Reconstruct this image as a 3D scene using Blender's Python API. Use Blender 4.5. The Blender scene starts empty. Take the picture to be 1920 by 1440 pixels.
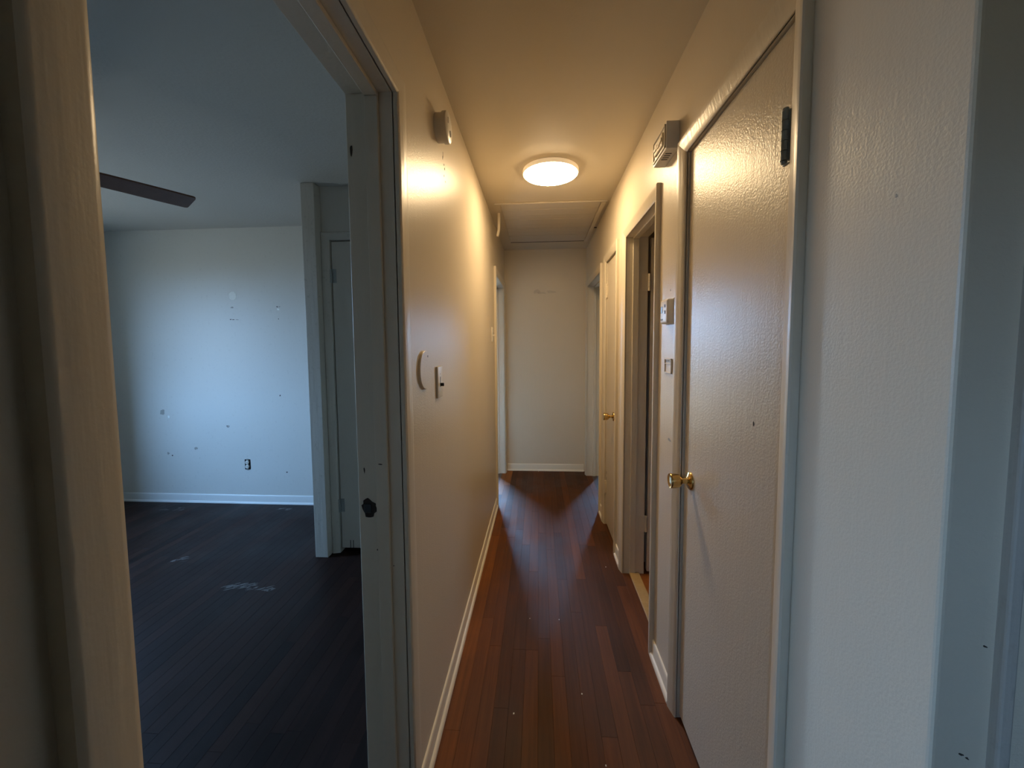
import bpy, bmesh, math, random
from mathutils import Matrix, Vector

random.seed(11)
sc = bpy.context.scene
COL = sc.collection

# ------------------------------------------------------------------ camera
cam_d = bpy.data.cameras.new('camera')
cam = bpy.data.objects.new('camera', cam_d)
COL.objects.link(cam)
sc.camera = cam
F, CX, CY, H = 740.0, 960.0, 696.0, 1.41       # focal length and principal point in 1920x1440 pixels, eye height
fy = Vector((1010 - CX, -(646.5 - CY), -F)).normalized()          # hall direction seen from the camera
fz = -Vector((1045 - CX, -(11400 - CY), -F)).normalized()         # plumb direction
fz = (fz - fy * fz.dot(fy)).normalized()
fx = fy.cross(fz)
cam.matrix_world = Matrix((fx, fy, fz)).to_4x4()
cam.location = (0, 0, H)
cam_d.sensor_width = 36.0
cam_d.lens = F / 1920 * 36.0
cam_d.shift_y = (CY - 720) / 1920
cam_d.clip_start = 0.01

# ------------------------------------------------------------------ sky, exposure
world = bpy.data.worlds.new('sky')
sc.world = world
world.use_nodes = True
wn, wl = world.node_tree.nodes, world.node_tree.links
wn.clear()
w_out = wn.new('ShaderNodeOutputWorld')
w_bg = wn.new('ShaderNodeBackground')
w_tc = wn.new('ShaderNodeTexCoord')
w_sep = wn.new('ShaderNodeSeparateXYZ')
w_ramp = wn.new('ShaderNodeValToRGB')
w_ramp.color_ramp.elements[0].position = 0.47
w_ramp.color_ramp.elements[0].color = (0.075, 0.085, 0.085, 1)   # ground outside
w_ramp.color_ramp.elements[1].position = 0.92
w_ramp.color_ramp.elements[1].color = (0.27, 0.55, 1.0, 1)       # overcast blue sky, brighter overhead
w_hor = w_ramp.color_ramp.elements.new(0.52)
w_hor.color = (0.18, 0.31, 0.50, 1)                              # paler towards the horizon
w_mp = wn.new('ShaderNodeMapRange')
w_mp.inputs[1].default_value = -1
w_mp.inputs[2].default_value = 1
wl.new(w_tc.outputs['Generated'], w_sep.inputs[0])
wl.new(w_sep.outputs[2], w_mp.inputs[0])
wl.new(w_mp.outputs[0], w_ramp.inputs[0])
wl.new(w_ramp.outputs[0], w_bg.inputs[0])
w_bg.inputs[1].default_value = 95.0
wl.new(w_bg.outputs[0], w_out.inputs[0])

LAMP_STRENGTH = 68.0
LAMP_COLOR = (1.0, 0.72, 0.40, 1)

sc.view_settings.view_transform = 'Standard'
sc.view_settings.look = 'None'
sc.view_settings.gamma = 1.0
sc.view_settings.use_curve_mapping = False
sc.view_settings.exposure = 0.0
sc.cycles.use_denoising = True
sc.cycles.max_bounces = 9
sc.cycles.diffuse_bounces = 6
sc.cycles.sample_clamp_indirect = 6.0


def portal(loc, rot, sx, sy):
    """Sampling portal in a window opening: guides sky light, gives off none itself."""
    d = bpy.data.lights.new('window_portal', 'AREA')
    d.shape = 'RECTANGLE'
    d.size, d.size_y = sx, sy
    d.cycles.is_portal = True
    o = bpy.data.objects.new('window_portal', d)
    COL.objects.link(o)
    o.location = loc
    o.rotation_euler = rot


# ------------------------------------------------------------------ layout (metres; y runs down the hall)
XL, XR = -0.374, 0.515          # hall wall faces
T = 0.12                        # wall thickness
CEIL = 2.44
YE = 4.362                      # hall end wall
YC = 0.523                      # corner where the right wall starts
BX0, BX1 = -4.0, XL - T         # bedroom
BY0, BY1 = -0.6, 3.32
CLX = -1.490                    # corner of the bedroom closet
CLY = 2.515                     # its front
RX1 = 3.5                       # outer right wall
LY0 = -3.0                      # back of the living room
FY1 = 5.05                       # back of the far rooms

# openings: near outer, near inner, far inner, far outer, inner top, outer top
O_BED = (0.262, 0.312, 1.035, 1.09, 2.06, 2.115)
O_LEFT = (3.35, 3.405, 4.245, 4.30, 2.02, 2.075)
O_CL1 = (0.815, 0.860, 1.44, 1.495, 2.068, 2.123)
O_BATH = (1.742, 1.797, 2.385, 2.44, 2.03, 2.085)
O_LIN = (2.60, 2.672, 3.06, 3.115, 2.025, 2.08)
O_RIGHT = (3.27, 3.325, 4.205, 4.26, 2.01, 2.065)

# windows (never in view): wall axis, position, range along the wall, z range
WIN_BED = (1.62, 2.12, 0.80, 2.15)     # on x = BX0
WIN_LEFT = (-1.12, -0.68, 0.3, 2.0)      # on y = FY1
WIN_RIGHT = (0.95, 1.15, 0.5, 1.8)       # on y = FY1
WIN_LIV = (-1.6, -1.0, 1.15, 1.75)       # on x = XL - T, behind the viewer
portal((BX0 - 0.02, (WIN_BED[0] + WIN_BED[1]) / 2, 1.475), (0, -math.pi / 2, 0), 1.35, 0.50)
portal(((WIN_LEFT[0] + WIN_LEFT[1]) / 2, FY1 + 0.02, 1.15), (-math.pi / 2, 0, 0), 0.44, 1.7)
portal(((WIN_RIGHT[0] + WIN_RIGHT[1]) / 2, FY1 + 0.02, 1.15), (-math.pi / 2, 0, 0), 0.20, 1.3)
portal((XL - T - 0.02, (WIN_LIV[0] + WIN_LIV[1]) / 2, 1.45), (0, -math.pi / 2, 0), 0.6, 0.6)


# ------------------------------------------------------------------ materials
def newmat(name):
    m = bpy.data.materials.new(name)
    m.use_nodes = True
    nt = m.node_tree
    return m, nt, nt.nodes['Principled BSDF']


def simple(name, col, rough=0.5, metal=0.0, noise=0.0, nscale=30.0):
    m, nt, b = newmat(name)
    b.inputs['Roughness'].default_value = rough
    b.inputs['Metallic'].default_value = metal
    n = nt.nodes.new('ShaderNodeTexNoise')
    n.inputs['Scale'].default_value = nscale
    tc = nt.nodes.new('ShaderNodeTexCoord')
    nt.links.new(tc.outputs['Object'], n.inputs['Vector'])
    mx = nt.nodes.new('ShaderNodeMix')
    mx.data_type = 'RGBA'
    k = 1 - noise
    mx.inputs[6].default_value = (col[0] * k, col[1] * k, col[2] * k, 1)
    mx.inputs[7].default_value = (*col, 1)
    nt.links.new(n.outputs[0], mx.inputs[0])
    nt.links.new(mx.outputs[2], b.inputs['Base Color'])
    return m


def paint(name, col, rough=0.35, stipple=0.25, streak=0.2, stip_scale=210.0, blotch=0.06, dirt=0.0, spec=0.5):
    """Painted surface: rolled-on stipple, vertical brush streaks, faint blotches."""
    m, nt, b = newmat(name)
    N, L = nt.nodes, nt.links
    tc = N.new('ShaderNodeTexCoord')
    geo = N.new('ShaderNodeNewGeometry')
    n1 = N.new('ShaderNodeTexNoise')
    n1.inputs['Scale'].default_value = stip_scale
    n1.inputs['Detail'].default_value = 3
    L.new(geo.outputs['Position'], n1.inputs['Vector'])
    mp = N.new('ShaderNodeMapping')
    mp.inputs['Scale'].default_value = (60, 60, 5)
    L.new(geo.outputs['Position'], mp.inputs['Vector'])
    n2 = N.new('ShaderNodeTexNoise')
    n2.inputs['Scale'].default_value = 1.0
    n2.inputs['Detail'].default_value = 3
    L.new(mp.outputs[0], n2.inputs['Vector'])
    b1 = N.new('ShaderNodeBump')
    b1.inputs['Strength'].default_value = stipple
    b1.inputs['Distance'].default_value = 0.002
    L.new(n1.outputs[0], b1.inputs['Height'])
    b2 = N.new('ShaderNodeBump')
    b2.inputs['Strength'].default_value = streak
    b2.inputs['Distance'].default_value = 0.004
    L.new(n2.outputs[0], b2.inputs['Height'])
    L.new(b1.outputs[0], b2.inputs['Normal'])
    L.new(b2.outputs[0], b.inputs['Normal'])
    n3 = N.new('ShaderNodeTexNoise')
    n3.inputs['Scale'].default_value = 2.3
    n3.inputs['Detail'].default_value = 5
    L.new(geo.outputs['Position'], n3.inputs['Vector'])
    mx = N.new('ShaderNodeMix')
    mx.data_type = 'RGBA'
    k = 1 - blotch
    mx.inputs[6].default_value = (col[0] * k, col[1] * k, col[2] * k * 0.98, 1)
    mx.inputs[7].default_value = (*col, 1)
    L.new(n3.outputs[0], mx.inputs[0])
    last = mx.outputs[2]
    if dirt:
        n4 = N.new('ShaderNodeTexNoise')
        n4.inputs['Scale'].default_value = 38
        n4.inputs['Detail'].default_value = 6
        L.new(geo.outputs['Position'], n4.inputs['Vector'])
        r4 = N.new('ShaderNodeValToRGB')
        r4.color_ramp.elements[0].position = 0.60
        r4.color_ramp.elements[0].color = (0, 0, 0, 1)
        r4.color_ramp.elements[1].position = 0.78
        r4.color_ramp.elements[1].color = (dirt, dirt, dirt, 1)
        L.new(n4.outputs[0], r4.inputs[0])
        m4 = N.new('ShaderNodeMix')
        m4.data_type = 'RGBA'
        m4.inputs[7].default_value = (0.16, 0.13, 0.10, 1)
        L.new(r4.outputs[0], m4.inputs[0])
        L.new(last, m4.inputs[6])
        last = m4.outputs[2]
    L.new(last, b.inputs['Base Color'])
    mr = N.new('ShaderNodeMapRange')
    mr.inputs[3].default_value = rough * 0.97
    mr.inputs[4].default_value = rough * 1.05
    L.new(n3.outputs[0], mr.inputs[0])
    L.new(mr.outputs[0], b.inputs['Roughness'])
    b.inputs['Specular IOR Level'].default_value = spec
    return m


def plank_mat(name, base_mul=1.0, rough=0.32, spec=0.4):
    m, nt, b = newmat(name)
    N, L = nt.nodes, nt.links
    oi = N.new('ShaderNodeObjectInfo')
    geo = N.new('ShaderNodeNewGeometry')
    add = N.new('ShaderNodeVectorMath')
    add.operation = 'MULTIPLY_ADD'
    add.inputs[1].default_value = (1, 1, 1)
    cmb = N.new('ShaderNodeCombineXYZ')
    rm = N.new('ShaderNodeMath')
    rm.operation = 'MULTIPLY'
    rm.inputs[1].default_value = 30
    sepc = N.new('ShaderNodeSeparateColor')
    L.new(oi.outputs['Color'], sepc.inputs[0])
    L.new(sepc.outputs[0], rm.inputs[0])
    L.new(rm.outputs[0], cmb.inputs[2])
    L.new(geo.outputs['Position'], add.inputs[0])
    L.new(cmb.outputs[0], add.inputs[2])
    mp = N.new('ShaderNodeMapping')
    mp.inputs['Scale'].default_value = (70, 2.6, 1)
    L.new(add.outputs[0], mp.inputs['Vector'])
    g = N.new('ShaderNodeTexNoise')
    g.inputs['Scale'].default_value = 1.0
    g.inputs['Detail'].default_value = 6
    g.inputs['Roughness'].default_value = 0.65
    L.new(mp.outputs[0], g.inputs['Vector'])
    gr = N.new('ShaderNodeMapRange')
    gr.inputs[1].default_value = 0.3
    gr.inputs[2].default_value = 0.75
    gr.inputs[3].default_value = 0.72
    gr.inputs[4].default_value = 1.25
    L.new(g.outputs[0], gr.inputs[0])
    # large worn / stained areas
    w = N.new('ShaderNodeTexNoise')
    w.inputs['Scale'].default_value = 2.2
    w.inputs['Detail'].default_value = 7
    w.inputs['Roughness'].default_value = 0.62
    L.new(geo.outputs['Position'], w.inputs['Vector'])
    wr = N.new('ShaderNodeMapRange')
    wr.inputs[1].default_value = 0.3
    wr.inputs[2].default_value = 0.7
    wr.inputs[3].default_value = 0.70
    wr.inputs[4].default_value = 1.3
    L.new(w.outputs[0], wr.inputs[0])
    mul = N.new('ShaderNodeMath')
    mul.operation = 'MULTIPLY'
    L.new(gr.outputs[0], mul.inputs[0])
    L.new(wr.outputs[0], mul.inputs[1])
    mulb = N.new('ShaderNodeMath')
    mulb.operation = 'MULTIPLY'
    mulb.inputs[1].default_value = base_mul
    L.new(mul.outputs[0], mulb.inputs[0])
    sc_ = N.new('ShaderNodeVectorMath')
    sc_.operation = 'SCALE'
    L.new(oi.outputs['Color'], sc_.inputs[0])
    L.new(mulb.outputs[0], sc_.inputs['Scale'])
    L.new(sc_.outputs[0], b.inputs['Base Color'])
    rr = N.new('ShaderNodeMapRange')
    rr.inputs[1].default_value = 0.3
    rr.inputs[2].default_value = 0.7
    rr.inputs[3].default_value = rough * 0.8
    rr.inputs[4].default_value = rough * 1.35
    L.new(w.outputs[0], rr.inputs[0])
    L.new(rr.outputs[0], b.inputs['Roughness'])
    b.inputs['Specular IOR Level'].default_value = spec
    bp = N.new('ShaderNodeBump')
    bp.inputs['Strength'].default_value = 0.12
    bp.inputs['Distance'].default_value = 0.001
    L.new(g.outputs[0], bp.inputs['Height'])
    L.new(bp.outputs[0], b.inputs['Normal'])
    return m


M = {}
M['wall'] = paint('wall_paint', (0.69, 0.61, 0.485), 0.32, 0.34, 0.10, stip_scale=200, spec=0.35, blotch=0.07)
M['bedwall'] = paint('bedroom_wall_paint', (0.70, 0.68, 0.64), 0.45, 0.2, 0.1, blotch=0.06, dirt=0.12)
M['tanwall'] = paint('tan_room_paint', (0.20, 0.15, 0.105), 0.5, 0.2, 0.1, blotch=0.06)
M['closet'] = paint('beige_closet_paint', (0.57, 0.525, 0.46), 0.45, 0.2, 0.1, blotch=0.07, dirt=0.08)
M['ceiling'] = paint('ceiling_paint', (0.66, 0.59, 0.47), 0.55, 0.2, 0.02, blotch=0.04)
M['bedceiling'] = paint('textured_ceiling_paint', (0.60, 0.585, 0.56), 0.75, 0.8, 0.0, stip_scale=70, blotch=0.08)
M['trim'] = paint('trim_paint', (0.70, 0.63, 0.51), 0.31, 0.08, 0.25, blotch=0.05, dirt=0.06)
M['oldtrim'] = paint('chipped_trim_paint', (0.55, 0.505, 0.44), 0.42, 0.35, 0.4, stip_scale=90, blotch=0.12, dirt=0.35)
M['bedtrim'] = paint('white_trim_paint', (0.76, 0.76, 0.75), 0.35, 0.08, 0.1, blotch=0.04)
M['base'] = paint('baseboard_paint', (0.80, 0.745, 0.63), 0.31, 0.06, 0.05, blotch=0.04)
M['door'] = paint('door_paint', (0.68, 0.605, 0.49), 0.31, 0.42, 0.12, stip_scale=190, blotch=0.05)
M['hatch'] = paint('hatch_paint', (0.64, 0.59, 0.52), 0.55, 0.2, 0.0, blotch=0.12)
M['plank'] = plank_mat('stained_oak_planks', 1.0, 0.58, 0.30)
M['bedplank'] = plank_mat('dark_stained_oak_planks', 1.0, 0.46, 0.16)
M['sub'] = simple('dark_floor_gap', (0.012, 0.007, 0.005), 0.8)
M['orange'] = plank_mat('orange_wood', 1.0, 0.35)
M['pale_wood'] = simple('pale_threshold_wood', (0.50, 0.36, 0.18), 0.45, 0, 0.35, 40)
M['brass'] = simple('polished_brass', (0.72, 0.50, 0.20), 0.2, 1.0, 0.15, 60)
M['hinge'] = simple('painted_hinge', (0.40, 0.42, 0.40), 0.4, 0.3, 0.35, 120)
M['darkhinge'] = simple('tarnished_hinge', (0.26, 0.30, 0.29), 0.4, 0.2, 0.35, 120)
M['plastic'] = simple('white_plastic', (0.74, 0.71, 0.65), 0.35, 0, 0.04, 40)
M['ivory'] = simple('ivory_plastic', (0.70, 0.62, 0.48), 0.35, 0, 0.06, 40)
M['black'] = simple('black_plastic', (0.012, 0.012, 0.012), 0.4)
M['grey'] = simple('grey_plastic', (0.22, 0.22, 0.21), 0.4)
M['lcd'] = simple('lcd_screen', (0.18, 0.19, 0.16), 0.15, 0, 0.2, 200)
M['steel'] = simple('galvanised_steel', (0.60, 0.60, 0.58), 0.35, 0.9, 0.2, 80)
M['fan'] = simple('walnut_fan_blade', (0.17, 0.075, 0.045), 0.5, 0, 0.35, 25)
M['bronze'] = simple('bronze_fan_body', (0.10, 0.06, 0.04), 0.35, 0.7, 0.2, 40)
M['chip'] = simple('dark_paint_chip', (0.05, 0.04, 0.03), 0.8)
M['rawwood'] = simple('exposed_dark_wood', (0.035, 0.018, 0.010), 0.7, 0, 0.6, 90)
M['filler'] = simple('white_filler', (0.93, 0.94, 0.90), 0.7, 0, 0.05, 60)
M['faint'] = simple('faint_wall_smudge', (0.60, 0.53, 0.42), 0.5, 0, 0.1, 60)
M['scuff'] = simple('pale_scuff', (0.24, 0.215, 0.20), 0.7, 0, 0.6, 70)
M['smudge'] = simple('grey_smudge', (0.42, 0.40, 0.37), 0.6, 0, 0.3, 40)

em, ent, eb = newmat('lit_diffuser')
eb.inputs['Base Color'].default_value = (0.9, 0.88, 0.82, 1)
eb.inputs['Emission Color'].default_value = LAMP_COLOR
eb.inputs['Emission Strength'].default_value = LAMP_STRENGTH
M['diffuser'] = em
em2, _, eb2 = newmat('softly_glowing_rim')
eb2.inputs['Base Color'].default_value = (0.80, 0.72, 0.60, 1)
eb2.inputs['Emission Color'].default_value = LAMP_COLOR
eb2.inputs['Emission Strength'].default_value = 0.45
M['rim'] = em2


# ------------------------------------------------------------------ mesh helpers (all in world coordinates)
def box(bm, x0, x1, y0, y1, z0, z1, bev=0.0, seg=1):
    r = bmesh.ops.create_cube(bm, size=1)
    vs = r['verts']
    for v in vs:
        v.co = Vector(((x0 + x1) / 2 + v.co.x * (x1 - x0), (y0 + y1) / 2 + v.co.y * (y1 - y0), (z0 + z1) / 2 + v.co.z * (z1 - z0)))
    if bev > 0:
        es = list({e for v in vs for e in v.link_edges})
        bmesh.ops.bevel(bm, geom=es, offset=bev, segments=seg, profile=0.5, affect='EDGES')
    return bm


def loft(bm, rings, closed=True, caps=True):
    """Join consecutive point rings with quads."""
    vr = [[bm.verts.new(p) for p in r] for r in rings]
    n = len(vr[0])
    for a, b in zip(vr, vr[1:]):
        for i in range(n if closed else n - 1):
            j = (i + 1) % n
            bm.faces.new((a[i], a[j], b[j], b[i]))
    if caps:
        bm.faces.new(vr[0][::-1])
        bm.faces.new(vr[-1])
    bmesh.ops.recalc_face_normals(bm, faces=bm.faces[:])
    return bm


def lathe(bm, origin, axis, prof, seg=32):
    """Revolve (distance along axis, radius) pairs."""
    a = Vector(axis).normalized()
    u = a.orthogonal().normalized()
    v = a.cross(u)
    o = Vector(origin)
    rings = []
    for d, r in prof:
        rings.append([o + a * d + (u * math.cos(2 * math.pi * k / seg) + v * math.sin(2 * math.pi * k / seg)) * max(r, 1e-4) for k in range(seg)])
    return loft(bm, rings)


def prism(bm, pts, vec):
    vec = Vector(vec)
    return loft(bm, [[Vector(p) for p in pts], [Vector(p) + vec for p in pts]])


def blob(bm, c, u, v, ru, rv, n, vec, jag=0.3, rnd=None):
    """Thin irregular patch around c in the plane of u, v."""
    rnd = rnd or random
    c, u, v = Vector(c), Vector(u), Vector(v)
    pts = []
    for k in range(n):
        a = 2 * math.pi * k / n
        s = 1 + jag * (rnd.random() * 2 - 1)
        pts.append(c + u * (ru * s * math.cos(a)) + v * (rv * s * math.sin(a)))
    return prism(bm, pts, vec)


def B():
    return bmesh.new()


def link(o, parent=None):
    COL.objects.link(o)
    if parent is not None:
        o.parent = parent
    return o


def wloc(p):
    v = Vector((0, 0, 0))
    while p is not None:
        v += p.location
        p = p.parent
    return v


def obj(name, bm, mat, parent=None, smooth=None, origin=None):
    """One mesh object from a bmesh in world coordinates."""
    off = wloc(parent)
    if origin is not None:
        off = Vector(origin)
    bmesh.ops.translate(bm, verts=bm.verts[:], vec=-off)
    me = bpy.data.meshes.new(name)
    bm.to_mesh(me)
    bm.free()
    me.materials.append(M[mat])
    if smooth:
        for p in me.polygons:
            p.use_smooth = True
        me.set_sharp_from_angle(angle=math.radians(smooth))
    o = bpy.data.objects.new(name, me)
    link(o, parent)
    if origin is not None:
        o.location = Vector(origin) - wloc(parent)
    return o


def tag(o, label, cat, group=None, kind=None):
    o['label'] = label
    o['category'] = cat
    if group:
        o['group'] = group
    if kind:
        o['kind'] = kind
    return o


def root(name, loc, label, cat, group=None, kind=None):
    o = bpy.data.objects.new(name, None)
    o.empty_display_size = 0.05
    link(o)
    o.location = loc
    return tag(o, label, cat, group, kind)


def struct(name, bm, mat, label, cat, origin=(0, 0, 0)):
    return tag(obj(name, bm, mat, None, origin=origin), label, cat, kind='structure')


# ------------------------------------------------------------------ walls
def wall_with_openings(bm, x0, x1, y0, y1, ops):
    """Wall slab along y with door openings (clear near, clear far, clear top)."""
    y = y0
    for a, b, z in sorted(ops):
        if a > y:
            box(bm, x0, x1, y, a, 0, CEIL)
        box(bm, x0, x1, a, b, z, CEIL)
        y = b
    if y < y1:
        box(bm, x0, x1, y, y1, 0, CEIL)
    return bm


J = 0.018                                              # jamb board thickness


def clear(o):
    return (o[1] - J, o[2] + J, o[4] + J)


bm = wall_with_openings(B(), XL - T, XL, LY0, YE + 0.1, [(WIN_LIV[0], WIN_LIV[1], WIN_LIV[3]), clear(O_BED), clear(O_LEFT)])
box(bm, XL - T, XL, WIN_LIV[0], WIN_LIV[1], 0, WIN_LIV[2])
wl_ = struct('wall_left', bm, 'wall',
             'long cream painted left wall of the hallway with lamp sheen', 'wall')
wr_ = struct('wall_right', wall_with_openings(B(), XR, XR + T, YC, YE + 0.1, [clear(O_CL1), clear(O_BATH), clear(O_LIN), clear(O_RIGHT)]), 'wall',
             'cream painted right wall of the hallway between the doors', 'wall')
# soften the free corner of the right wall
bm = bmesh.new()
bm.from_mesh(wr_.data)
es = [e for e in bm.edges if all(abs(v.co.y - YC) < 1e-4 and abs(v.co.x - XR) < 1e-4 for v in e.verts)]
bmesh.ops.bevel(bm, geom=es, offset=0.006, segments=3, profile=0.5, affect='EDGES')
bm.to_mesh(wr_.data)
bm.free()
we_ = struct('wall_end', box(B(), XL, XR, YE, YE + 0.1, 0, CEIL), 'wall', 'plain cream wall closing the far end of the hallway', 'wall')

# bedroom shell
wb_ = struct('wall_bedroom_far', box(B(), BX0, CLX + 0.08, BY1, BY1 + 0.08, 0, CEIL), 'bedwall',
             'blue-lit bedroom wall with filler patch and bare outlet', 'wall')
bm = box(B(), CLX + 0.082, BX1, CLY + 0.02, CLY + 0.10, 2.14, CEIL)
box(bm, CLX, CLX + 0.082, CLY + 0.02, BY1 + 0.08, 0, CEIL)
box(bm, CLX + 0.08, BX1, BY1, BY1 + 0.08, 0, CEIL)
box(bm, -0.62, BX1, CLY + 0.02, CLY + 0.10, 0, 2.148)
wc_ = struct('wall_bedroom_closet', bm, 'closet', 'wall above the closet door inside the bedroom', 'wall')
bm = box(B(), BX0 - T, BX0, BY0, WIN_BED[0], 0, CEIL)
box(bm, BX0 - T, BX0, WIN_BED[1], BY1 + 0.08, 0, CEIL)
box(bm, BX0 - T, BX0, WIN_BED[0], WIN_BED[1], 0, WIN_BED[2])
box(bm, BX0 - T, BX0, WIN_BED[0], WIN_BED[1], WIN_BED[3], CEIL)
struct('wall_bedroom_left', bm, 'bedwall', 'bedroom side wall with the window', 'wall')
struct('wall_bedroom_near', box(B(), BX0 - T, BX1, BY0 - T, BY0, 0, CEIL), 'bedwall', 'near wall of the bedroom', 'wall')


def y_wall_window(x0, x1, y0, y1, w):
    bm = box(B(), x0, w[0], y0, y1, 0, CEIL)
    box(bm, w[1], x1, y0, y1, 0, CEIL)
    box(bm, w[0], w[1], y0, y1, 0, w[2])
    box(bm, w[0], w[1], y0, y1, w[3], CEIL)
    return bm


# far left room, far right room, bathroom, living room (shells that let daylight in)
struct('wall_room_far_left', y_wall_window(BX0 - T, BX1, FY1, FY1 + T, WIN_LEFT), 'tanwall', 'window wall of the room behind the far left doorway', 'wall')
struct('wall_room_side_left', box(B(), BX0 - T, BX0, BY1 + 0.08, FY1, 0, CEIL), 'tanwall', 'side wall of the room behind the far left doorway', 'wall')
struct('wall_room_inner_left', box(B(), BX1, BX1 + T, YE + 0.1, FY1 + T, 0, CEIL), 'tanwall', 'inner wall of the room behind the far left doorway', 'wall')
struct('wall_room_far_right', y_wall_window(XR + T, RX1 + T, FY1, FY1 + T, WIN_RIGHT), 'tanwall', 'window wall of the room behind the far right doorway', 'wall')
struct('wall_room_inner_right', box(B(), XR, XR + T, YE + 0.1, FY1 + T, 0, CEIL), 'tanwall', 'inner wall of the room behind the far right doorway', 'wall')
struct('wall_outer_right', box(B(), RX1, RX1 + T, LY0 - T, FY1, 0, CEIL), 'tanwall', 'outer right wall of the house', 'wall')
bm = box(B(), XR + T, RX1, 3.13, 3.21, 0, CEIL)
box(bm, XR + T, 1.25, 2.52, 2.60, 0, CEIL)
box(bm, XR + T, RX1, 1.55, 1.63, 0, CEIL)
box(bm, 1.25, 1.33, 2.52, 3.13, 0, CEIL)
struct('wall_bathroom', bm, 'wall', 'partition walls of the dark bathroom and linen closet', 'wall')
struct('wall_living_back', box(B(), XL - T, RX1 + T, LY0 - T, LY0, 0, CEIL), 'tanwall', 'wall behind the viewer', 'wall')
bm = box(B(), 1.25, RX1, YC, 0.80, 0, CEIL)
box(bm, XR + T, 1.25, 0.72, 0.80, 0, CEIL)
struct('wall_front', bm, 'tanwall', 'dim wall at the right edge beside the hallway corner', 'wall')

# ceilings
struct('ceiling', box(B(), XL - T, RX1 + T, LY0 - T, FY1 + T, CEIL, CEIL + 0.1), 'ceiling', 'satin cream hallway ceiling around the round lamp', 'ceiling')
struct('ceiling_bedroom', box(B(), BX0 - T, XL - T, BY0 - T, FY1 + T, CEIL, CEIL + 0.1), 'bedceiling', 'dim textured bedroom ceiling', 'ceiling')


# ------------------------------------------------------------------ floors with single planks
def plank_mesh(x0, x1, y0, y1, mat):
    g, c, d = 0.00015, 0.0005, 0.012
    x0, x1, y0, y1 = x0 + g, x1 - g, y0 + g, y1 - g
    hx, hy = (x1 - x0) / 2, (y1 - y0) / 2
    v = [(-hx, -hy, -d), (hx, -hy, -d), (hx, hy, -d), (-hx, hy, -d),
         (-hx, -hy, -c), (hx, -hy, -c), (hx, hy, -c), (-hx, hy, -c),
         (-hx + c, -hy + c, 0), (hx - c, -hy + c, 0), (hx - c, hy - c, 0), (-hx + c, hy - c, 0)]
    f = [(3, 2, 1, 0)]
    for k in range(4):
        j = (k + 1) % 4
        f += [(k, j, j + 4, k + 4), (k + 4, j + 4, j + 8, k + 8)]
    f.append((8, 9, 10, 11))
    me = bpy.data.meshes.new('plank')
    me.from_pydata(v, [], f)
    me.materials.append(M[mat])
    return me


def plank_colour(x, y, hall, rnd):
    t = rnd.random()
    if hall:
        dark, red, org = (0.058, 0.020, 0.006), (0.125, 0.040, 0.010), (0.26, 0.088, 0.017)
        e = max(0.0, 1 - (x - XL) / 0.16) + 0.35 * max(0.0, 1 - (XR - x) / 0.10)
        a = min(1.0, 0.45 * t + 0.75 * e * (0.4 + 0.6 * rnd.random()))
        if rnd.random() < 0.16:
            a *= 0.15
    else:
        dark, red, org = (0.012, 0.006, 0.005), (0.026, 0.011, 0.008), (0.045, 0.017, 0.010)
        a = 0.6 * t
    if a < 0.5:
        k = a / 0.5
        c = [dark[i] + (red[i] - dark[i]) * k for i in range(3)]
    else:
        k = (a - 0.5) / 0.5
        c = [red[i] + (org[i] - red[i]) * k for i in range(3)]
    return (*c, 1)


def plank_floor(fl, x0, x1, y0, y1, w, lmin, lmax, hall, seed):
    rnd = random.Random(seed)
    n = max(1, round((x1 - x0) / w))
    w = (x1 - x0) / n
    for i in range(n):
        y = y0 - rnd.random() * lmax * 0.7
        while y < y1 - 1e-6:
            ln = rnd.uniform(lmin, lmax)
            a, b = max(y, y0), min(y + ln, y1)
            if y1 - b < 0.18:
                b = y1
            if b - a > 0.05:
                o = bpy.data.objects.new('plank', plank_mesh(x0 + i * w, x0 + (i + 1) * w, a, b, 'plank' if hall else 'bedplank'))
                link(o, fl)
                o.location = Vector((x0 + (i + 0.5) * w, (a + b) / 2, 0)) - fl.location
                o.color = plank_colour(x0 + (i + 0.5) * w, (a + b) / 2, hall, rnd)
            y = b if b > y + ln - 1e-6 else y + ln
            if b >= y1:
                break


bm = box(B(), XL - T, XR + 0.05, LY0, YE, -0.06, -0.0105)
fl_h = struct('floor', bm, 'sub', 'worn red-brown stained hallway floor of narrow wooden planks', 'floor')
plank_floor(fl_h, XL - 0.034, XR + 0.05, -0.35, YE, 0.0575, 0.55, 1.5, True, 5)
bm = box(B(), BX0, XL - T, BY0, BY1, -0.06, -0.0105)
fl_b = struct('floor_bedroom', bm, 'sub', 'dark stained bedroom floor of narrow wooden planks with pale scuffs', 'floor')
plank_floor(fl_b, BX0, XL - 0.034, 0.15, BY1, 0.0575, 0.9, 2.2, False, 8)
M['far_floor'] = simple('far_room_floor', (0.07, 0.035, 0.02), 0.3, 0, 0.5, 12)
bm = box(B(), BX0, XL - T, BY1 + 0.08, FY1, -0.06, 0)
box(bm, XR + 0.05, RX1, 3.21, FY1, -0.06, 0)
box(bm, XL - T, RX1, LY0, -0.35, -0.0104, 0)
box(bm, XR + 0.05, RX1, -0.35, 1.55, -0.06, 0)
box(bm, XL - T, XL - 0.034, 3.405, 4.245, -0.0104, 0)
box(bm, BX0, BX1, BY0, 0.15, -0.0104, 0)
struct('floor_other_rooms', bm, 'far_floor', 'brown wooden floor of the rooms beyond the hallway', 'floor')
M['bath_floor'] = simple('orange_wood_floor', (0.34, 0.12, 0.035), 0.3, 0, 0.5, 25)
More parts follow.
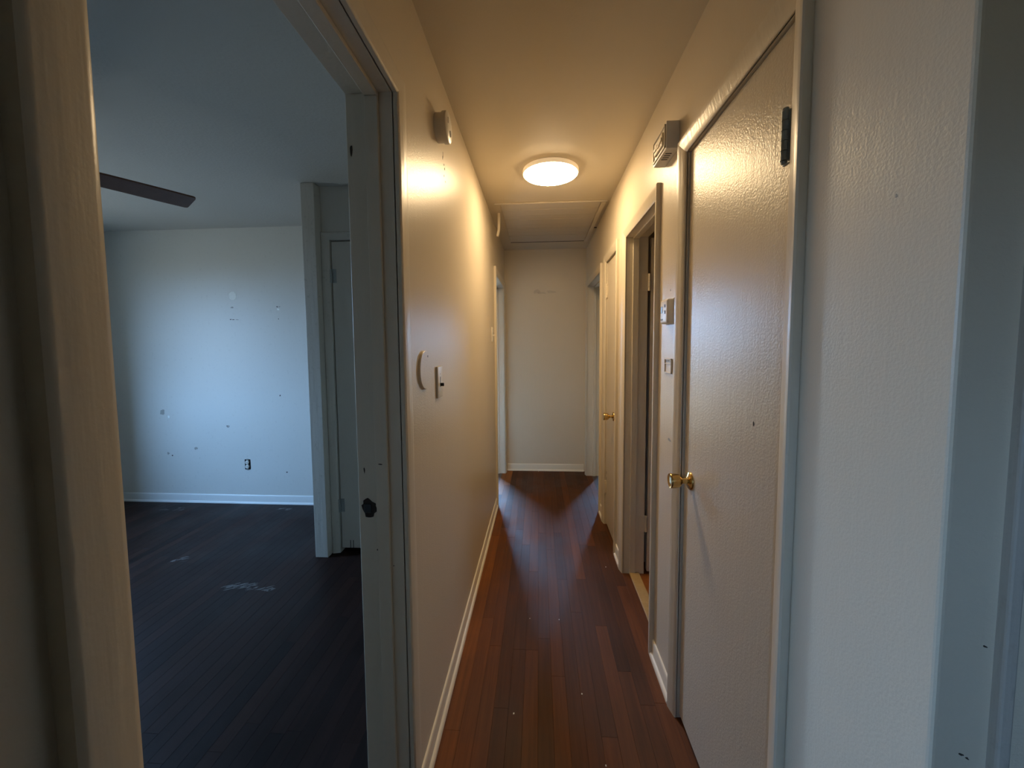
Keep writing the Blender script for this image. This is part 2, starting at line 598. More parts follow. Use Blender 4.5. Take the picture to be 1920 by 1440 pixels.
struct('floor_bathroom', box(B(), XR + 0.05, RX1, 1.63, 3.13, -0.06, 0.002), 'bath_floor', 'orange wooden floor seen through the ajar bathroom doorway', 'floor')

# scuffs on the bedroom floor: thin flakes of pale residue
rnd = random.Random(3)
for (cx, cy, lx, ly, n) in ((-1.70, 2.115, 0.16, 0.018, 26), (-1.72, 2.14, 0.10, 0.022, 12), (-2.39, 2.385, 0.04, 0.035, 10), (-3.2, 3.16, 0.10, 0.03, 8), (-2.2, 3.2, 0.06, 0.02, 8)):
    bm = B()
    for k in range(n):
        px, py = cx + rnd.uniform(-lx, lx), cy + rnd.uniform(-ly, ly)
        blob(bm, (px, py, 0.0002), (0.87, 0.5, 0), (-0.5, 0.87, 0), rnd.uniform(0.008, 0.028), rnd.uniform(0.002, 0.006), 9, (0, 0, 0.0004), 0.5, rnd)
    obj('scuff', bm, 'scuff', fl_b)
# tiny paint specks on the hallway floor
bm = B()
for (px, py) in ((0.17, 1.52), (-0.05, 1.95), (0.10, 1.95), (0.42, 2.45), (0.22, 1.25), (-0.10, 1.42)):
    blob(bm, (px, py, 0.0002), (1, 0, 0), (0, 1, 0), 0.0022, 0.0035, 7, (0, 0, 0.0006), 0.4, rnd)
obj('paint_speck', bm, 'filler', fl_h)


# ------------------------------------------------------------------ baseboards
def base_profile(h=0.078):
    return [(0, 0), (0.0125, 0), (0.0125, 0.008), (0.0105, 0.015), (0.008, 0.018), (0.008, h - 0.012), (0.006, h - 0.003), (0.003, h), (0, h)]


def baseboard(name, wallface, axis, sgn, runs, label, mat='base'):
    """axis 'y': runs along y on x=wallface, sticking out sgn*x; axis 'x': along x on y=wallface."""
    a0 = runs[0][0]
    loc = (wallface, a0, 0) if axis == 'y' else (a0, wallface, 0)
    r = root(name, loc, label, 'baseboard', kind='structure')
    board = [(t, z) for t, z in base_profile() if z >= 0.018 or t == 0]
    board = [(0, 0.0), (0.008, 0.0), (0.008, 0.066), (0.006, 0.075), (0.003, 0.078), (0, 0.078)]
    shoe = [(0.008, 0.0), (0.0195, 0.0), (0.0190, 0.007), (0.0165, 0.012), (0.0125, 0.0155), (0.008, 0.017)]
    for a, b in runs:
        for nm, pr in (('board', board), ('shoe_molding', shoe)):
            bm = B()
            rings = []
            for q in (a, b):
                if axis == 'y':
                    rings.append([(wallface + sgn * t, q, z) for t, z in pr])
                else:
                    rings.append([(q, wallface + sgn * t, z) for t, z in pr])
            loft(bm, rings)
            obj(nm, bm, mat, r, smooth=50)
    return r


baseboard('baseboard_left', XL, 'y', 1, [(O_BED[3] + 0.03, O_LEFT[0] - 0.001)], 'long cream baseboard with shoe molding along the left hallway wall')
baseboard('baseboard_right', XR, 'y', -1, [(O_CL1[3] + 0.002, O_BATH[0] - 0.001), (O_BATH[3] + 0.001, O_LIN[0] - 0.001), (O_LIN[3] + 0.001, O_RIGHT[0] - 0.001)],
          'short cream baseboard pieces between the doors on the right hallway wall')
baseboard('baseboard_end', YE, 'x', -1, [(XL + 0.02, XR - 0.02)], 'cream baseboard at the foot of the hallway end wall')
baseboard('baseboard_bedroom', BY1, 'x', -1, [(BX0 + 0.001, CLX - 0.001)], 'white baseboard along the blue-lit bedroom wall', 'bedtrim')
baseboard('baseboard_near_right', XR, 'y', -1, [(YC + 0.01, O_CL1[0] - 0.001)], 'short baseboard between the hallway corner and the large right-hand door')

# ------------------------------------------------------------------ door trim: clamshell casing, jambs, stops
CLAM = [(0, 0), (0, 0.006), (0.06, 0.009), (0.3, 0.0125), (0.6, 0.0165), (0.82, 0.0195), (0.93, 0.0195), (1.0, 0.016), (1.0, 0)]


FLAT = [(0, 0), (0, 0.013), (0.05, 0.016), (0.15, 0.0172), (0.5, 0.0180), (0.85, 0.0186), (0.95, 0.0180), (1.0, 0.016), (1.0, 0)]


def casing(name, wallx, sgn, o, label, mat='trim', stop=None, jambs=True, depth=T, CLAM=CLAM):
    no, ni, fi, fo, zi, zo = o
    r = root(name, (wallx, no, 0), label, 'door frame', kind='structure')

    def leg(inner, outer):
        rings = [[(wallx + sgn * th, inner + (outer - inner) * t, 0) for t, th in CLAM],
                 [(wallx + sgn * th, inner + (outer - inner) * t, zi + (zo - zi) * t) for t, th in CLAM]]
        obj('casing_side', loft(B(), rings), mat, r, smooth=40)
    leg(ni, no)
    leg(fi, fo)
    rings = [[(wallx + sgn * th, ni + (no - ni) * t, zi + (zo - zi) * t) for t, th in CLAM],
             [(wallx + sgn * th, fi + (fo - fi) * t, zi + (zo - zi) * t) for t, th in CLAM]]
    obj('casing_head', loft(B(), rings), mat, r, smooth=40)
    if jambs:
        x0, x1 = sorted((wallx + sgn * 0.004, wallx - sgn * (depth + 0.004)))
        obj('jamb', box(B(), x0, x1, ni - J, ni, 0, zi + J, 0.0015), mat, r)
        obj('jamb', box(B(), x0, x1, fi, fi + J, 0, zi + J, 0.0015), mat, r)
        obj('head_jamb', box(B(), x0, x1, ni, fi, zi, zi + J, 0.0015), mat, r)
    if stop:
        s0, s1 = sorted((wallx - sgn * stop[0], wallx - sgn * stop[1]))
        obj('door_stop', box(B(), s0, s1, ni, ni + 0.011, 0, zi - 0.011, 0.002, 2), mat, r)
        obj('door_stop', box(B(), s0, s1, fi - 0.011, fi, 0, zi - 0.011, 0.002, 2), mat, r)
        obj('door_stop', box(B(), s0, s1, ni, fi, zi - 0.011, zi, 0.002, 2), mat, r)
    return r


tr_bed = casing('trim_1', XL, 1, O_BED, 'cream door frame of the open bedroom doorway in the left foreground', 'trim', (0.035, 0.07), CLAM=FLAT)
tr_cl1 = casing('trim_2', XR, -1, O_CL1, 'door frame around the large flat closet door on the right', 'trim', (0.052, 0.08))
tr_bath = casing('trim_3', XR, -1, O_BATH, 'door frame of the open bathroom doorway past the thermostat', 'trim', (0.035, 0.07))
tr_lin = casing('trim_4', XR, -1, O_LIN, 'door frame around the narrow linen closet door', 'trim', (0.050, 0.08))
tr_fr = casing('trim_5', XR, -1, O_RIGHT, 'door frame of the far right doorway beside the end wall', 'trim', (0.06, 0.09))
tr_fl = casing('trim_6', XL, 1, O_LEFT, 'door frame of the far left doorway beside the end wall', 'trim', (0.06, 0.09))

# strike hole torn into the far jamb of the bedroom doorway
yj = O_BED[2]
obj('strike_damage', blob(B(), (XL - 0.094, yj - 0.0004, 0.964), (1, 0, 0), (0, 0, 1), 0.023, 0.024, 22, (0, -0.0008, 0), 0.22, random.Random(4)), 'rawwood', tr_bed)
obj('strike_hole', box(B(), XL - 0.109, XL - 0.088, yj - 0.0035, yj - 0.001, 0.951, 0.976, 0.001), 'black', tr_bed)
for (dx, z, a, b_) in ((-0.075, 0.845, 0.002, 0.003), (-0.03, 0.80, 0.0015, 0.002), (-0.055, 1.09, 0.006, 0.0015), (-0.07, 0.24, 0.003, 0.015), (-0.105, 1.07, 0.002, 0.010), (-0.112, 1.92, 0.003, 0.014)):
    obj('paint_chip', blob(B(), (XL + dx, yj - 0.0004 - (0.011 if -0.07 < dx < -0.035 else 0), z), (1, 0, 0), (0, 0, 1), a, b_, 9, (0, -0.0006, 0), 0.35, random.Random(int(z * 1000))), 'chip', tr_bed)


# ------------------------------------------------------------------ doors
def hinge(parent, x, y, z, h=0.1, mat='hinge', sgn=-1, leaf_y=1, name='hinge'):
    """Barrel standing proud of the door face (sgn = room side in x) with knuckle gaps and a leaf edge."""
    bm = B()
    n = 5
    for k in range(n):
        z0 = z - h / 2 + k * h / n
        lathe(bm, (x + sgn * 0.006, y, z0 + 0.0006), (0, 0, 1), [(0, 0.0062), (h / n - 0.0012, 0.0062)], 14)
    lathe(bm, (x + sgn * 0.006, y, z + h / 2), (0, 0, 1), [(0, 0.0045), (0.004, 0.006), (0.007, 0.0045), (0.008, 0.001)], 14)
    lathe(bm, (x + sgn * 0.006, y, z - h / 2), (0, 0, -1), [(0, 0.0045), (0.004, 0.006), (0.007, 0.0045), (0.008, 0.001)], 14)
    y0, y1 = sorted((y, y + leaf_y * 0.026))
    box(bm, *sorted((x, x + sgn * 0.0025)), y0, y1, z - h / 2, z + h / 2, 0.0008)
    return obj(name, bm, mat, parent, smooth=40)


def knob(parent, x, y, z, mat='brass', scale=1.0):
    """Tulip knob on the -x side of a door face at x."""
    k = scale
    rose = obj('knob_rose', lathe(B(), (x, y, z), (-1, 0, 0), [(0, 0.0315 * k), (0.003, 0.0315 * k), (0.006, 0.028 * k), (0.009, 0.018 * k), (0.012, 0.013 * k)], 36), mat, parent, smooth=50)
    obj('knob', lathe(B(), (x - 0.010, y, z), (-1, 0, 0),
                      [(0, 0.0105 * k), (0.014, 0.0095 * k), (0.020, 0.011 * k), (0.024, 0.017 * k), (0.030, 0.0225 * k), (0.040, 0.0245 * k), (0.052, 0.0255 * k),
                       (0.058, 0.0258 * k), (0.060, 0.0245 * k), (0.058, 0.020 * k), (0.057, 0.010 * k), (0.057, 0.0)], 36), mat, rose, smooth=40)


def slab(parent, x0, x1, y0, y1, z0, z1, mat='door'):
    return obj('slab', box(B(), x0, x1, y0, y1, z0, z1, 0.0025, 2), mat, parent)


# closet door on the right (large, flat)
d1 = root('door_1', (XR + 0.03, O_CL1[1], 0), 'large flat cream closet door on the right with brass knob and dark hinge', 'door', kind='structure')
slab(d1, XR + 0.008, XR + 0.043, O_CL1[1] + 0.003, O_CL1[2] - 0.004, 0.02, O_CL1[4] - 0.004)
for z in (1.835, 0.26):
    bm = B()
    for k in range(5):
        lathe(bm, (XR - 0.007, O_CL1[1] + 0.020, z - 0.05 + k * 0.02 + 0.0006), (0, 0, 1), [(0, 0.0075), (0.0188, 0.0075)], 16)
    lathe(bm, (XR - 0.007, O_CL1[1] + 0.020, z + 0.05), (0, 0, 1), [(0, 0.005), (0.003, 0.0065), (0.006, 0.005), (0.007, 0.001)], 14)
    lathe(bm, (XR - 0.007, O_CL1[1] + 0.020, z - 0.05), (0, 0, -1), [(0, 0.005), (0.003, 0.0065), (0.006, 0.005), (0.007, 0.001)], 14)
    box(bm, XR - 0.004, XR + 0.008, O_CL1[1] + 0.010, O_CL1[1] + 0.020, z - 0.05, z + 0.05, 0.001)
    box(bm, XR + 0.0055, XR + 0.008, O_CL1[1] + 0.006, O_CL1[1] + 0.048, z - 0.05, z + 0.05, 0.0008)
    obj('hinge', bm, 'darkhinge', d1, smooth=40)
knob(d1, XR + 0.008, 1.378, 0.935)
obj('paint_chip', blob(B(), (XR + 0.0078, 0.99, 1.213), (0, 1, 0), (0, 0, 1), 0.003, 0.006, 9, (-0.0005, 0, 0), 0.35), 'chip', d1)

# linen closet door
d2 = root('door_2', (XR + 0.03, O_LIN[1], 0), 'narrow cream linen closet door with small brass knob', 'door', kind='structure')
slab(d2, XR + 0.006, XR + 0.041, O_LIN[1] + 0.003, O_LIN[2] - 0.004, 0.02, O_LIN[4] - 0.004)
hinge(d2, XR + 0.006, O_LIN[2] - 0.002, 1.81, 0.09, 'ivory', leaf_y=-1)
hinge(d2, XR + 0.006, O_LIN[2] - 0.002, 0.30, 0.09, 'ivory', leaf_y=-1)
knob(d2, XR + 0.006, 2.775, 0.905)
for (yy, z) in ((3.045, 0.42), (3.05, 0.37), (3.04, 0.315)):
    obj('paint_chip', blob(B(), (XR + 0.0058, yy, z), (0, 1, 0), (0, 0, 1), 0.012, 0.014, 9, (-0.0005, 0, 0), 0.5, random.Random(int(z * 100))), 'smudge' if z > 0.33 else 'chip', d2)

# bathroom door, swung open into the dark room, hinged on the far jamb
d3 = root('door_3', (XR + T, O_BATH[2], 0), 'bathroom door swung open into the dark room, hinge barrels showing', 'door', kind='structure')
slab(d3, XR + T + 0.022, XR + T + 0.58, O_BATH[2] + 0.004, O_BATH[2] + 0.039, 0.015, O_BATH[4] - 0.004)
for z in (1.77, 0.32):
    bm = B()
    for k in range(5):
        lathe(bm, (XR + T + 0.011, O_BATH[2] - 0.006, z - 0.05 + k * 0.02), (0, 0, 1), [(0, 0.0065), (0.0188, 0.0065)], 14)
    box(bm, XR + T - 0.03, XR + T + 0.010, O_BATH[2] - 0.002, O_BATH[2], z - 0.05, z + 0.05)
    obj('hinge', bm, 'ivory', d3, smooth=40)
obj('threshold', box(B(), XR + 0.035, XR + 0.095, O_BATH[1] + 0.001, O_BATH[2] - 0.001, 0.001, 0.012, 0.004, 2), 'pale_wood', tr_bath)

# closet door inside the bedroom with its own frame, post at the closet corner
tr_bc = root('trim_7', (CLX, CLY, 0), 'grey chipped frame and corner post of the closet inside the bedroom', 'door frame', kind='structure')
bm = box(B(), CLX - 0.005, CLX + 0.082, CLY - 0.055, CLY + 0.02, 0.001, CEIL - 0.002, 0.003, 2)
obj('corner_post', bm, 'oldtrim', tr_bc)
ix, ox, jz0, jz1 = -1.356, -1.4075, 2.098, 2.148
yc = CLY + 0.02
CL2 = [(t, th) for t, th in CLAM]
rings = [[(ix + (ox - ix) * t, yc - th, 0.001) for t, th in CL2], [(ix + (ox - ix) * t, yc - th, jz0 + (jz1 - jz0) * t) for t, th in CL2]]
obj('casing_side', loft(B(), rings), 'oldtrim', tr_bc, smooth=40)
ix2, ox2 = -0.66, -0.605
rings = [[(ix2 + (ox2 - ix2) * t, yc - th, 0.001) for t, th in CL2], [(ix2 + (ox2 - ix2) * t, yc - th, jz0 + (jz1 - jz0) * t) for t, th in CL2]]
obj('casing_side', loft(B(), rings), 'oldtrim', tr_bc, smooth=40)
rings = [[(ix + (ox - ix) * t, yc - th, jz0 + (jz1 - jz0) * t) for t, th in CL2], [(ix2 + (ox2 - ix2) * t, yc - th, jz0 + (jz1 - jz0) * t) for t, th in CL2]]
obj('casing_head', loft(B(), rings), 'oldtrim', tr_bc, smooth=40)
obj('jamb', box(B(), ix - J, ix, yc - 0.002, yc + 0.08, 0.001, jz0 + J), 'oldtrim', tr_bc)
obj('jamb', box(B(), ix2, ix2 + J, yc - 0.002, yc + 0.08, 0.001, jz0 + J), 'oldtrim', tr_bc)
obj('head_jamb', box(B(), ix, ix2, yc - 0.002, yc + 0.08, jz0, jz0 + J), 'oldtrim', tr_bc)

d4 = root('door_4', (ix, yc, 0), 'flat grey closet door inside the bedroom, scratched at its bottom edge', 'door', kind='structure')
obj('slab', box(B(), ix + 0.006, ix2 - 0.004, yc + 0.006, yc + 0.04, 0.03, jz0 - 0.006, 0.002, 1), 'closet', d4)
for z in (1.87, 0.33):
    bm = B()
    for k in range(5):
        lathe(bm, (ix + 0.003, yc - 0.006, z - 0.045 + k * 0.018), (0, 0, 1), [(0, 0.0062), (0.0168, 0.0062)], 14)
    box(bm, ix + 0.003, ix + 0.034, yc + 0.0035, yc + 0.006, z - 0.045, z + 0.045)
    obj('hinge', bm, 'hinge', d4, smooth=40)
for dx in (0.063, 0.083):
    obj('scratch', box(B(), ix + dx, ix + dx + 0.005, yc + 0.0055, yc + 0.0062, 0.03, 0.085), 'chip', d4)

# ------------------------------------------------------------------ small wall marks
rnd = random.Random(21)
for (y, z, a, b_) in ((1.585, 2.16, 0.002, 0.010), (1.60, 2.128, 0.005, 0.004), (1.612, 2.115, 0.004, 0.005), (1.60, 2.085, 0.003, 0.004), (1.62, 2.07, 0.003, 0.004), (1.58, 2.145, 0.0015, 0.006)):
    obj('paint_chip', blob(B(), (XL, y, z), (0, 1, 0), (0, 0, 1), a, b_, 8, (0.0006, 0, 0), 0.4, rnd), 'chip', wl_)
k = 3.319
obj('filler_patch', blob(B(), (-2.672, k, 1.858), (1, 0, 0), (0, 0, 1), 0.034, 0.037, 24, (0, -0.0008, 0), 0.06, rnd), 'filler', wb_)
for (x, z, a, b_, m_) in ((-2.684, 1.873, 0.006, 0.005, 'chip'), (-2.682, 1.757, 0.012, 0.006, 'smudge'), (-2.70, 1.653, 0.008, 0.004, 'chip'), (-2.675, 1.651, 0.01, 0.003, 'chip'),
                          (-2.64, 1.65, 0.012, 0.003, 'smudge'), (-2.27, 1.758, 0.006, 0.005, 'chip'), (-2.25, 1.757, 0.012, 0.003, 'smudge'), (-2.262, 1.735, 0.012, 0.010, 'filler'),
                          (-2.262, 1.652, 0.004, 0.004, 'chip'), (-3.4, 0.83, 0.022, 0.028, 'smudge'), (-3.34, 0.785, 0.012, 0.012, 'filler'), (-3.37, 0.45, 0.012, 0.010, 'smudge'),
                          (-3.33, 0.43, 0.008, 0.006, 'chip'), (-3.1, 0.50, 0.014, 0.012, 'smudge'), (-2.78, 0.70, 0.012, 0.010, 'smudge'), (-2.79, 0.705, 0.006, 0.004, 'chip'),
                          (-2.28, 0.98, 0.006, 0.006, 'chip'), (-2.25, 0.29, 0.006, 0.006, 'chip')):
    obj('wall_mark', blob(B(), (x, k, z), (1, 0, 0), (0, 0, 1), a, b_, 10, (0, -0.0005 - 0.0006 * rnd.random(), 0), 0.35, rnd), m_, wb_)
for (y, z, a, b_) in ((1.58, 1.03, 0.02, 0.006), (1.60, 1.62, 0.004, 0.004), (0.62, 1.62, 0.002, 0.003)):
    obj('wall_mark', blob(B(), (XR, y, z), (0, 1, 0), (0, 0, 1), a, b_, 9, (-0.0006, 0, 0), 0.4, rnd), 'smudge', wr_)
for (x, z, a, b_) in ((0.572, 1.018, 0.0022, 0.0014), (0.553, 0.868, 0.003, 0.0012), (0.560, 0.863, 0.0022, 0.0012)):
    obj('paint_chip', blob(B(), (x, YC, z), (1, 0, -0.4), (0.4, 0, 1), a, b_, 8, (0, -0.0006, 0), 0.4, rnd), 'chip', wr_)

for (x, z, a, b_) in ((-0.02, 1.99, 0.035, 0.022), (0.14, 1.985, 0.055, 0.014), (0.03, 1.975, 0.05, 0.012)):
    obj('wall_mark', blob(B(), (x, YE, z), (1, 0, 0), (0, 0, 1), a, b_, 14, (0, -0.0005, 0), 0.35, rnd), 'faint', we_)

# side frame at the right edge: a worn jamb board standing just off the wall corner
tr_e = root('trim_8', (0.585, YC, 0), 'worn greenish jamb board at the right edge of the picture', 'door frame', kind='structure')
obj('jamb', box(B(), 0.583, 0.600, YC - 0.012, YC + 0.19, 0.001, CEIL - 0.002, 0.003, 2), 'oldtrim', tr_e)

# ------------------------------------------------------------------ ceiling lamp
LX, LY = 0.073, 2.412
lamp = root('ceiling_light', (LX, LY, CEIL), 'round flush ceiling lamp glowing warm white', 'ceiling light')
obj('base', lathe(B(), (LX, LY, CEIL), (0, 0, -1), [(0, 0.158), (0.005, 0.158), (0.005, 0.150)], 64), 'plastic', lamp, smooth=40)
obj('rim', lathe(B(), (LX, LY, CEIL - 0.004), (0, 0, -1), [(0, 0.163), (0.016, 0.1645), (0.021, 0.1635), (0.023, 0.161), (0.022, 0.158), (0.019, 0.1575)], 64), 'rim', lamp, smooth=40)
obj('diffuser', lathe(B(), (LX, LY, CEIL - 0.022), (0, 0, -1), [(0, 0.1572), (0.005, 0.1570), (0.010, 0.154), (0.014, 0.145), (0.017, 0.11), (0.0185, 0.05), (0.019, 0.0)], 64), 'diffuser', lamp, smooth=60)

# attic hatch in the ceiling
HX0, HX1, HY0, HY1 = -0.275, 0.448, 2.945, 4.01
hatch = root('attic_hatch', (0.09, 3.46, CEIL), 'painted board attic hatch in the ceiling behind the lamp', 'hatch')
nb = 9
for i in range(nb):
    y0 = HY0 + (HY1 - HY0) * i / nb
    y1 = HY0 + (HY1 - HY0) * (i + 1) / nb
    obj('board', box(B(), HX0, HX1, y0 + 0.002, y1 - 0.002, CEIL - 0.008 - 0.0010 * (i % 2), CEIL - 0.0002, 0.0015, 1), 'hatch', hatch)
obj('edge_trim', box(B(), HX0 - 0.045, HX1 + 0.05, HY0 - 0.014, HY0 - 0.001, CEIL - 0.011, CEIL - 0.0002, 0.003, 2), 'hatch', hatch)
obj('edge_trim', box(B(), HX1 + 0.004, HX1 + 0.036, HY0 + 0.005, HY1 + 0.01, CEIL - 0.018, CEIL - 0.0002, 0.003, 2), 'trim', hatch)
obj('edge_gap', box(B(), HX0, HX1, HY1 + 0.001, HY1 + 0.014, CEIL - 0.009, CEIL - 0.0002), 'chip', hatch)
obj('latch', box(B(), HX1 + 0.037, HX1 + 0.066, 3.585, 3.597, CEIL - 0.008, CEIL - 0.0002, 0.003), 'chip', hatch)

# loose strip hanging from the hatch edge
bm = B()
pts = [(0.0, -0.306, 3.150, 2.4395), (0.05, -0.307, 3.158, 2.39), (0.12, -0.311, 3.172, 2.32), (0.165, -0.322, 3.186, 2.272)]
loft(bm, [[(x - 0.009, y - 0.012, z), (x + 0.009, y - 0.012, z), (x + 0.009, y + 0.012, z), (x - 0.009, y + 0.012, z)] for _, x, y, z in pts])
strip = tag(obj('loose_trim_strip', bm, 'trim', None, smooth=40, origin=(-0.306, 3.150, 2.4395)), 'loose cream strip hanging down beside the attic hatch at the left wall', 'trim strip')

# ------------------------------------------------------------------ smoke detector
sd = root('smoke_detector', (XL, 1.50, 2.215), 'round white smoke detector high on the left hallway wall', 'smoke detector')
obj('mount', lathe(B(), (XL, 1.50, 2.215), (1, 0, 0), [(0, 0.050), (0.026, 0.050)], 48), 'plastic', sd, smooth=40)
obj('cover', lathe(B(), (XL + 0.026, 1.50, 2.215), (1, 0, 0), [(0, 0.054), (0.010, 0.055), (0.017, 0.054), (0.020, 0.050), (0.0205, 0.0)], 48), 'plastic', sd, smooth=40)
obj('test_button', lathe(B(), (XL + 0.0465, 1.515, 2.20), (1, 0, 0), [(0, 0.011), (0.0015, 0.0105), (0.002, 0.0)], 20), 'grey', sd, smooth=40)
obj('vent_slot', box(B(), XL + 0.046, XL + 0.0475, 1.478, 1.482, 2.222, 2.242), 'grey', sd)


# ------------------------------------------------------------------ switches, plates
def light_switch(name, y, z, label, toggle_mat, tz):
    r = root(name, (XL, y, z - 0.058), label, 'light switch')
    obj('plate', box(B(), XL, XL + 0.0075, y - 0.036, y + 0.036, z - 0.058, z + 0.058, 0.003, 3), 'plastic', r, smooth=40)
    obj('slot', box(B(), XL + 0.007, XL + 0.0079, y - 0.004, y + 0.004, z - 0.019, z + 0.019), 'black', r)
    obj('toggle', box(B(), XL + 0.007, XL + 0.021, y - 0.0035, y + 0.0035, z + tz - 0.006, z + tz + 0.006, 0.002, 2), toggle_mat, r)
    for s in (-1, 1):
        obj('screw', lathe(B(), (XL + 0.007, y, z + s * 0.030), (1, 0, 0), [(0, 0.003), (0.0012, 0.0026), (0.0014, 0)], 12), 'steel', r)
    return r


light_switch('light_switch', 1.447, 1.275, 'cream light switch with black lever beside the round cover plate', 'black', -0.010)
light_switch('light_switch', 3.165, 1.495, 'small white light switch beside the far left doorway', 'plastic', -0.006)

rc = root('round_cover_plate', (XL, 1.262, 1.331), 'round blank cover plate painted over like the left wall', 'cover plate')
obj('disc', lathe(B(), (XL, 1.262, 1.331), (1, 0, 0), [(0, 0.0635), (0.0055, 0.063), (0.0075, 0.061), (0.0078, 0.0)], 56), 'wall', rc, smooth=40)
obj('screw', lathe(B(), (XL + 0.0075, 1.285, 1.375), (1, 0, 0), [(0, 0.004), (0.001, 0.0035), (0.0012, 0)], 12), 'smudge', rc)

# ------------------------------------------------------------------ thermostat
th = root('thermostat', (XR, 1.587, 1.487), 'white rounded thermostat with small dark display on the right wall', 'thermostat')
obj('body', box(B(), XR - 0.029, XR - 0.0005, 1.543, 1.632, 1.488, 1.582, 0.009, 4), 'plastic', th, smooth=50)
obj('back_plate', box(B(), XR - 0.006, XR, 1.540, 1.635, 1.485, 1.585, 0.002), 'plastic', th)
obj('display', box(B(), XR - 0.0298, XR - 0.028, 1.598, 1.622, 1.530, 1.556, 0.0006), 'lcd', th)
for z in (1.556, 1.532):
    obj('button', box(B(), XR - 0.031, XR - 0.028, 1.566, 1.577, z - 0.006, z + 0.006, 0.0012, 2), 'grey', th)
for y in (1.615, 1.600):
    obj('button', box(B(), XR - 0.0305, XR - 0.028, y - 0.004, y + 0.004, 1.502, 1.508, 0.001, 2), 'grey', th)

# small framed plate under the thermostat
wp = root('wall_plate', (XR, 1.60, 1.293), 'small flat framed plate on the right wall below the thermostat', 'wall plate')
Y0, Y1, Z0, Z1 = 1.562, 1.645, 1.293, 1.352
obj('backing', box(B(), XR - 0.002, XR, Y0 + 0.003, Y1 - 0.003, Z0 + 0.002, Z1 - 0.002), 'wall', wp)
for (a, b_, c, d) in ((Y0, Y1, Z0, Z0 + 0.005), (Y0, Y1, Z1 - 0.005, Z1), (Y0, Y0 + 0.008, Z0, Z1), (Y1 - 0.008, Y1, Z0, Z1), (Y0, Y1, 1.329, 1.333)):
    obj('frame_bar', box(B(), XR - 0.006, XR - 0.0005, a, b_, c, d, 0.001), 'ivory', wp)
for y in (1.585, 1.604, 1.624):
    obj('slot', box(B(), XR - 0.0035, XR - 0.0015, y - 0.003, y + 0.003, 1.337, 1.345), 'grey', wp)

# ------------------------------------------------------------------ door chime
ch = root('door_chime', (XR, 1.612, 2.124), 'cream door chime box with slots underneath above the closet door corner', 'door chime')
cy0, cy1, cz0, cz1 = 1.530, 1.694, 2.124, 2.268
cz1 = 2.222
obj('box', box(B(), XR - 0.047, XR, cy0, cy1, cz0, cz1, 0.002, 1), 'plastic', ch)
for (a, b_, c, d) in ((cy0 + 0.008, cy1 - 0.008, cz0 + 0.008, cz0 + 0.013), (cy0 + 0.008, cy1 - 0.008, cz1 - 0.013, cz1 - 0.008), (cy0 + 0.008, cy0 + 0.014, cz0 + 0.008, cz1 - 0.008), (cy1 - 0.014, cy1 - 0.008, cz0 + 0.008, cz1 - 0.008)):
    obj('face_frame', box(B(), XR - 0.052, XR - 0.0465, a, b_, c, d, 0.001), 'ivory', ch)
obj('face_panel', box(B(), XR - 0.054, XR - 0.0465, cy0 + 0.030, cy1 - 0.030, cz0 + 0.026, cz1 - 0.024, 0.004, 2), 'ivory', ch)
rnd = random.Random(2)
bm = B()
for k in range(7):
    y = cy0 + 0.042 + k * 0.0135
    blob(bm, (XR - 0.054, y, cz0 + 0.045 + rnd.uniform(-0.004, 0.006)), (0, 1, 0), (0, 0, 1), 0.0065, 0.007, 9, (-0.003, 0, 0), 0.3, rnd)
obj('relief', bm, 'ivory', ch)
for k in range(4):
    y = 1.572 + k * 0.0165
    obj('slot', box(B(), XR - 0.037, XR - 0.014, y - 0.0035, y + 0.0035, cz0 - 0.0006, cz0 + 0.002), 'black', ch)

# ------------------------------------------------------------------ outlet without a cover plate
OXc, OZ = -2.615, 0.357
ot = root('power_outlet', (OXc, BY1, OZ - 0.045), 'bare duplex outlet without cover plate low on the bedroom wall', 'outlet')
obj('box_hole', box(B(), OXc - 0.027, OXc + 0.027, BY1 - 0.0012, BY1, OZ - 0.046, OZ + 0.046, 0.0005), 'black', ot)
obj('strap', box(B(), OXc - 0.010, OXc + 0.010, BY1 - 0.005, BY1 - 0.001, OZ - 0.052, OZ + 0.052, 0.001), 'steel', ot)
for s in (-1, 1):
    rc_ = obj('receptacle', lathe(B(), (OXc, BY1 - 0.001, OZ + s * 0.0195), (0, -1, 0), [(0, 0.0165), (0.010, 0.0165), (0.011, 0.015), (0.0112, 0)], 24), 'plastic', ot, smooth=40)
    for dx in (-0.006, 0.006):
        obj('slot', box(B(), OXc + dx - 0.0012, OXc + dx + 0.0012, BY1 - 0.0128, BY1 - 0.0120, OZ + s * 0.0195 - 0.002, OZ + s * 0.0195 + 0.006), 'black', rc_)

# ------------------------------------------------------------------ ceiling fan in the bedroom
ang0 = math.atan2(0.262, 0.135)
RT, FZ = 0.62, 2.155
FX, FYc = -1.782 - RT * math.cos(ang0), 1.973 - RT * math.sin(ang0)
fan = root('ceiling_fan', (FX, FYc, CEIL), 'ceiling fan with dark brown wooden blades in the bedroom', 'ceiling fan')
obj('canopy', lathe(B(), (FX, FYc, CEIL), (0, 0, -1), [(0, 0.065), (0.03, 0.06), (0.05, 0.03), (0.055, 0.014)], 32), 'bronze', fan, smooth=40)
obj('downrod', lathe(B(), (FX, FYc, CEIL - 0.05), (0, 0, -1), [(0, 0.012), (0.12, 0.012)], 16), 'bronze', fan, smooth=40)
obj('motor', lathe(B(), (FX, FYc, CEIL - 0.16), (0, 0, -1), [(0, 0.04), (0.02, 0.085), (0.05, 0.10), (0.10, 0.10), (0.13, 0.075), (0.15, 0.04), (0.17, 0.035), (0.19, 0.0)], 40), 'bronze', fan, smooth=40)
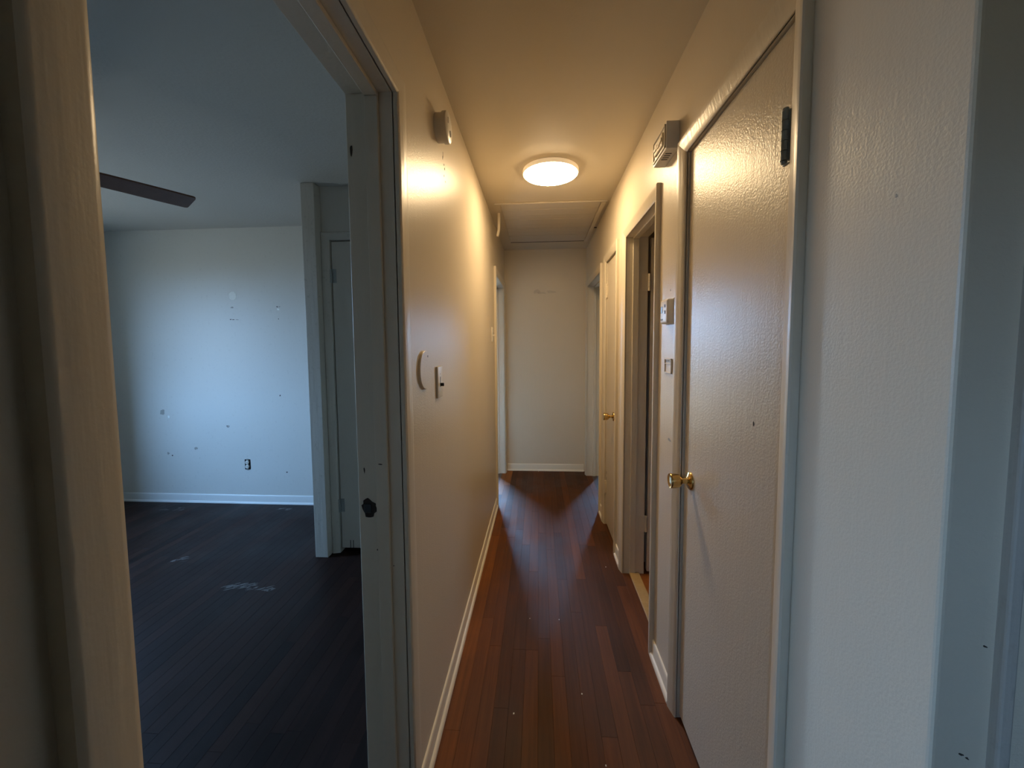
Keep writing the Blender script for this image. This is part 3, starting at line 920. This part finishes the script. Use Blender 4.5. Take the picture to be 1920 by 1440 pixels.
for k in range(4):
    a = ang0 + k * math.pi / 2
    u = Vector((math.cos(a), math.sin(a), 0))
    v = Vector((-math.sin(a), math.cos(a), 0))
    pitch = math.radians(-14)
    vv = (v * math.cos(pitch) + Vector((0, 0, 1)) * math.sin(pitch))
    nn = u.cross(vv)
    c = Vector((FX, FYc, FZ))
    outl = [(0.17, -0.045), (0.30, -0.054), (0.50, -0.058), (RT - 0.012, -0.058), (RT - 0.003, -0.054), (RT, -0.045), (RT, 0.045), (RT - 0.003, 0.054), (RT - 0.012, 0.058), (0.50, 0.058), (0.30, 0.054), (0.17, 0.045)]
    bl = obj('blade', prism(B(), [c + u * r_ + vv * w_ - nn * 0.004 for r_, w_ in outl], nn * 0.008), 'fan', fan)
    iron = [(0.08, -0.014), (0.16, -0.014), (0.20, -0.035), (0.24, -0.035), (0.24, 0.035), (0.20, 0.035), (0.16, 0.014), (0.08, 0.014)]
    obj('blade_iron', prism(B(), [c + u * r_ + vv * w_ - nn * 0.009 for r_, w_ in iron], nn * 0.004), 'bronze', bl)


# ------------------------------------------------------------------ windows that bring the daylight in (outside the view)
def window(name, axis, pos, w, label):
    a, b, z0, z1 = w
    loc = (pos, a, z0) if axis == 'x' else (a, pos, z0)
    r = root(name, loc, label, 'window', kind='structure')

    def bar(nm, a0, a1, c0, c1, t=0.03):
        if axis == 'x':
            obj(nm, box(B(), pos - t, pos + t, a0, a1, c0, c1, 0.003), 'trim', r)
        else:
            obj(nm, box(B(), a0, a1, pos - t, pos + t, c0, c1, 0.003), 'trim', r)
    bar('frame', a, a + 0.04, z0, z1)
    bar('frame', b - 0.04, b, z0, z1)
    bar('frame', a, b, z1 - 0.04, z1)
    bar('sill', a, b, z0, z0 + 0.04, 0.05)
    bar('sash_bar', a, b, (z0 + z1) / 2 - 0.02, (z0 + z1) / 2 + 0.02, 0.02)


window('window_1', 'x', BX0 - 0.08, WIN_BED, 'bedroom window in the side wall')
window('window_2', 'y', FY1 + 0.08, WIN_LEFT, 'window of the room behind the far left doorway')
window('window_3', 'y', FY1 + 0.08, WIN_RIGHT, 'window of the room behind the far right doorway')
window('window_4', 'x', XL - 0.08, WIN_LIV, 'window behind the viewer')
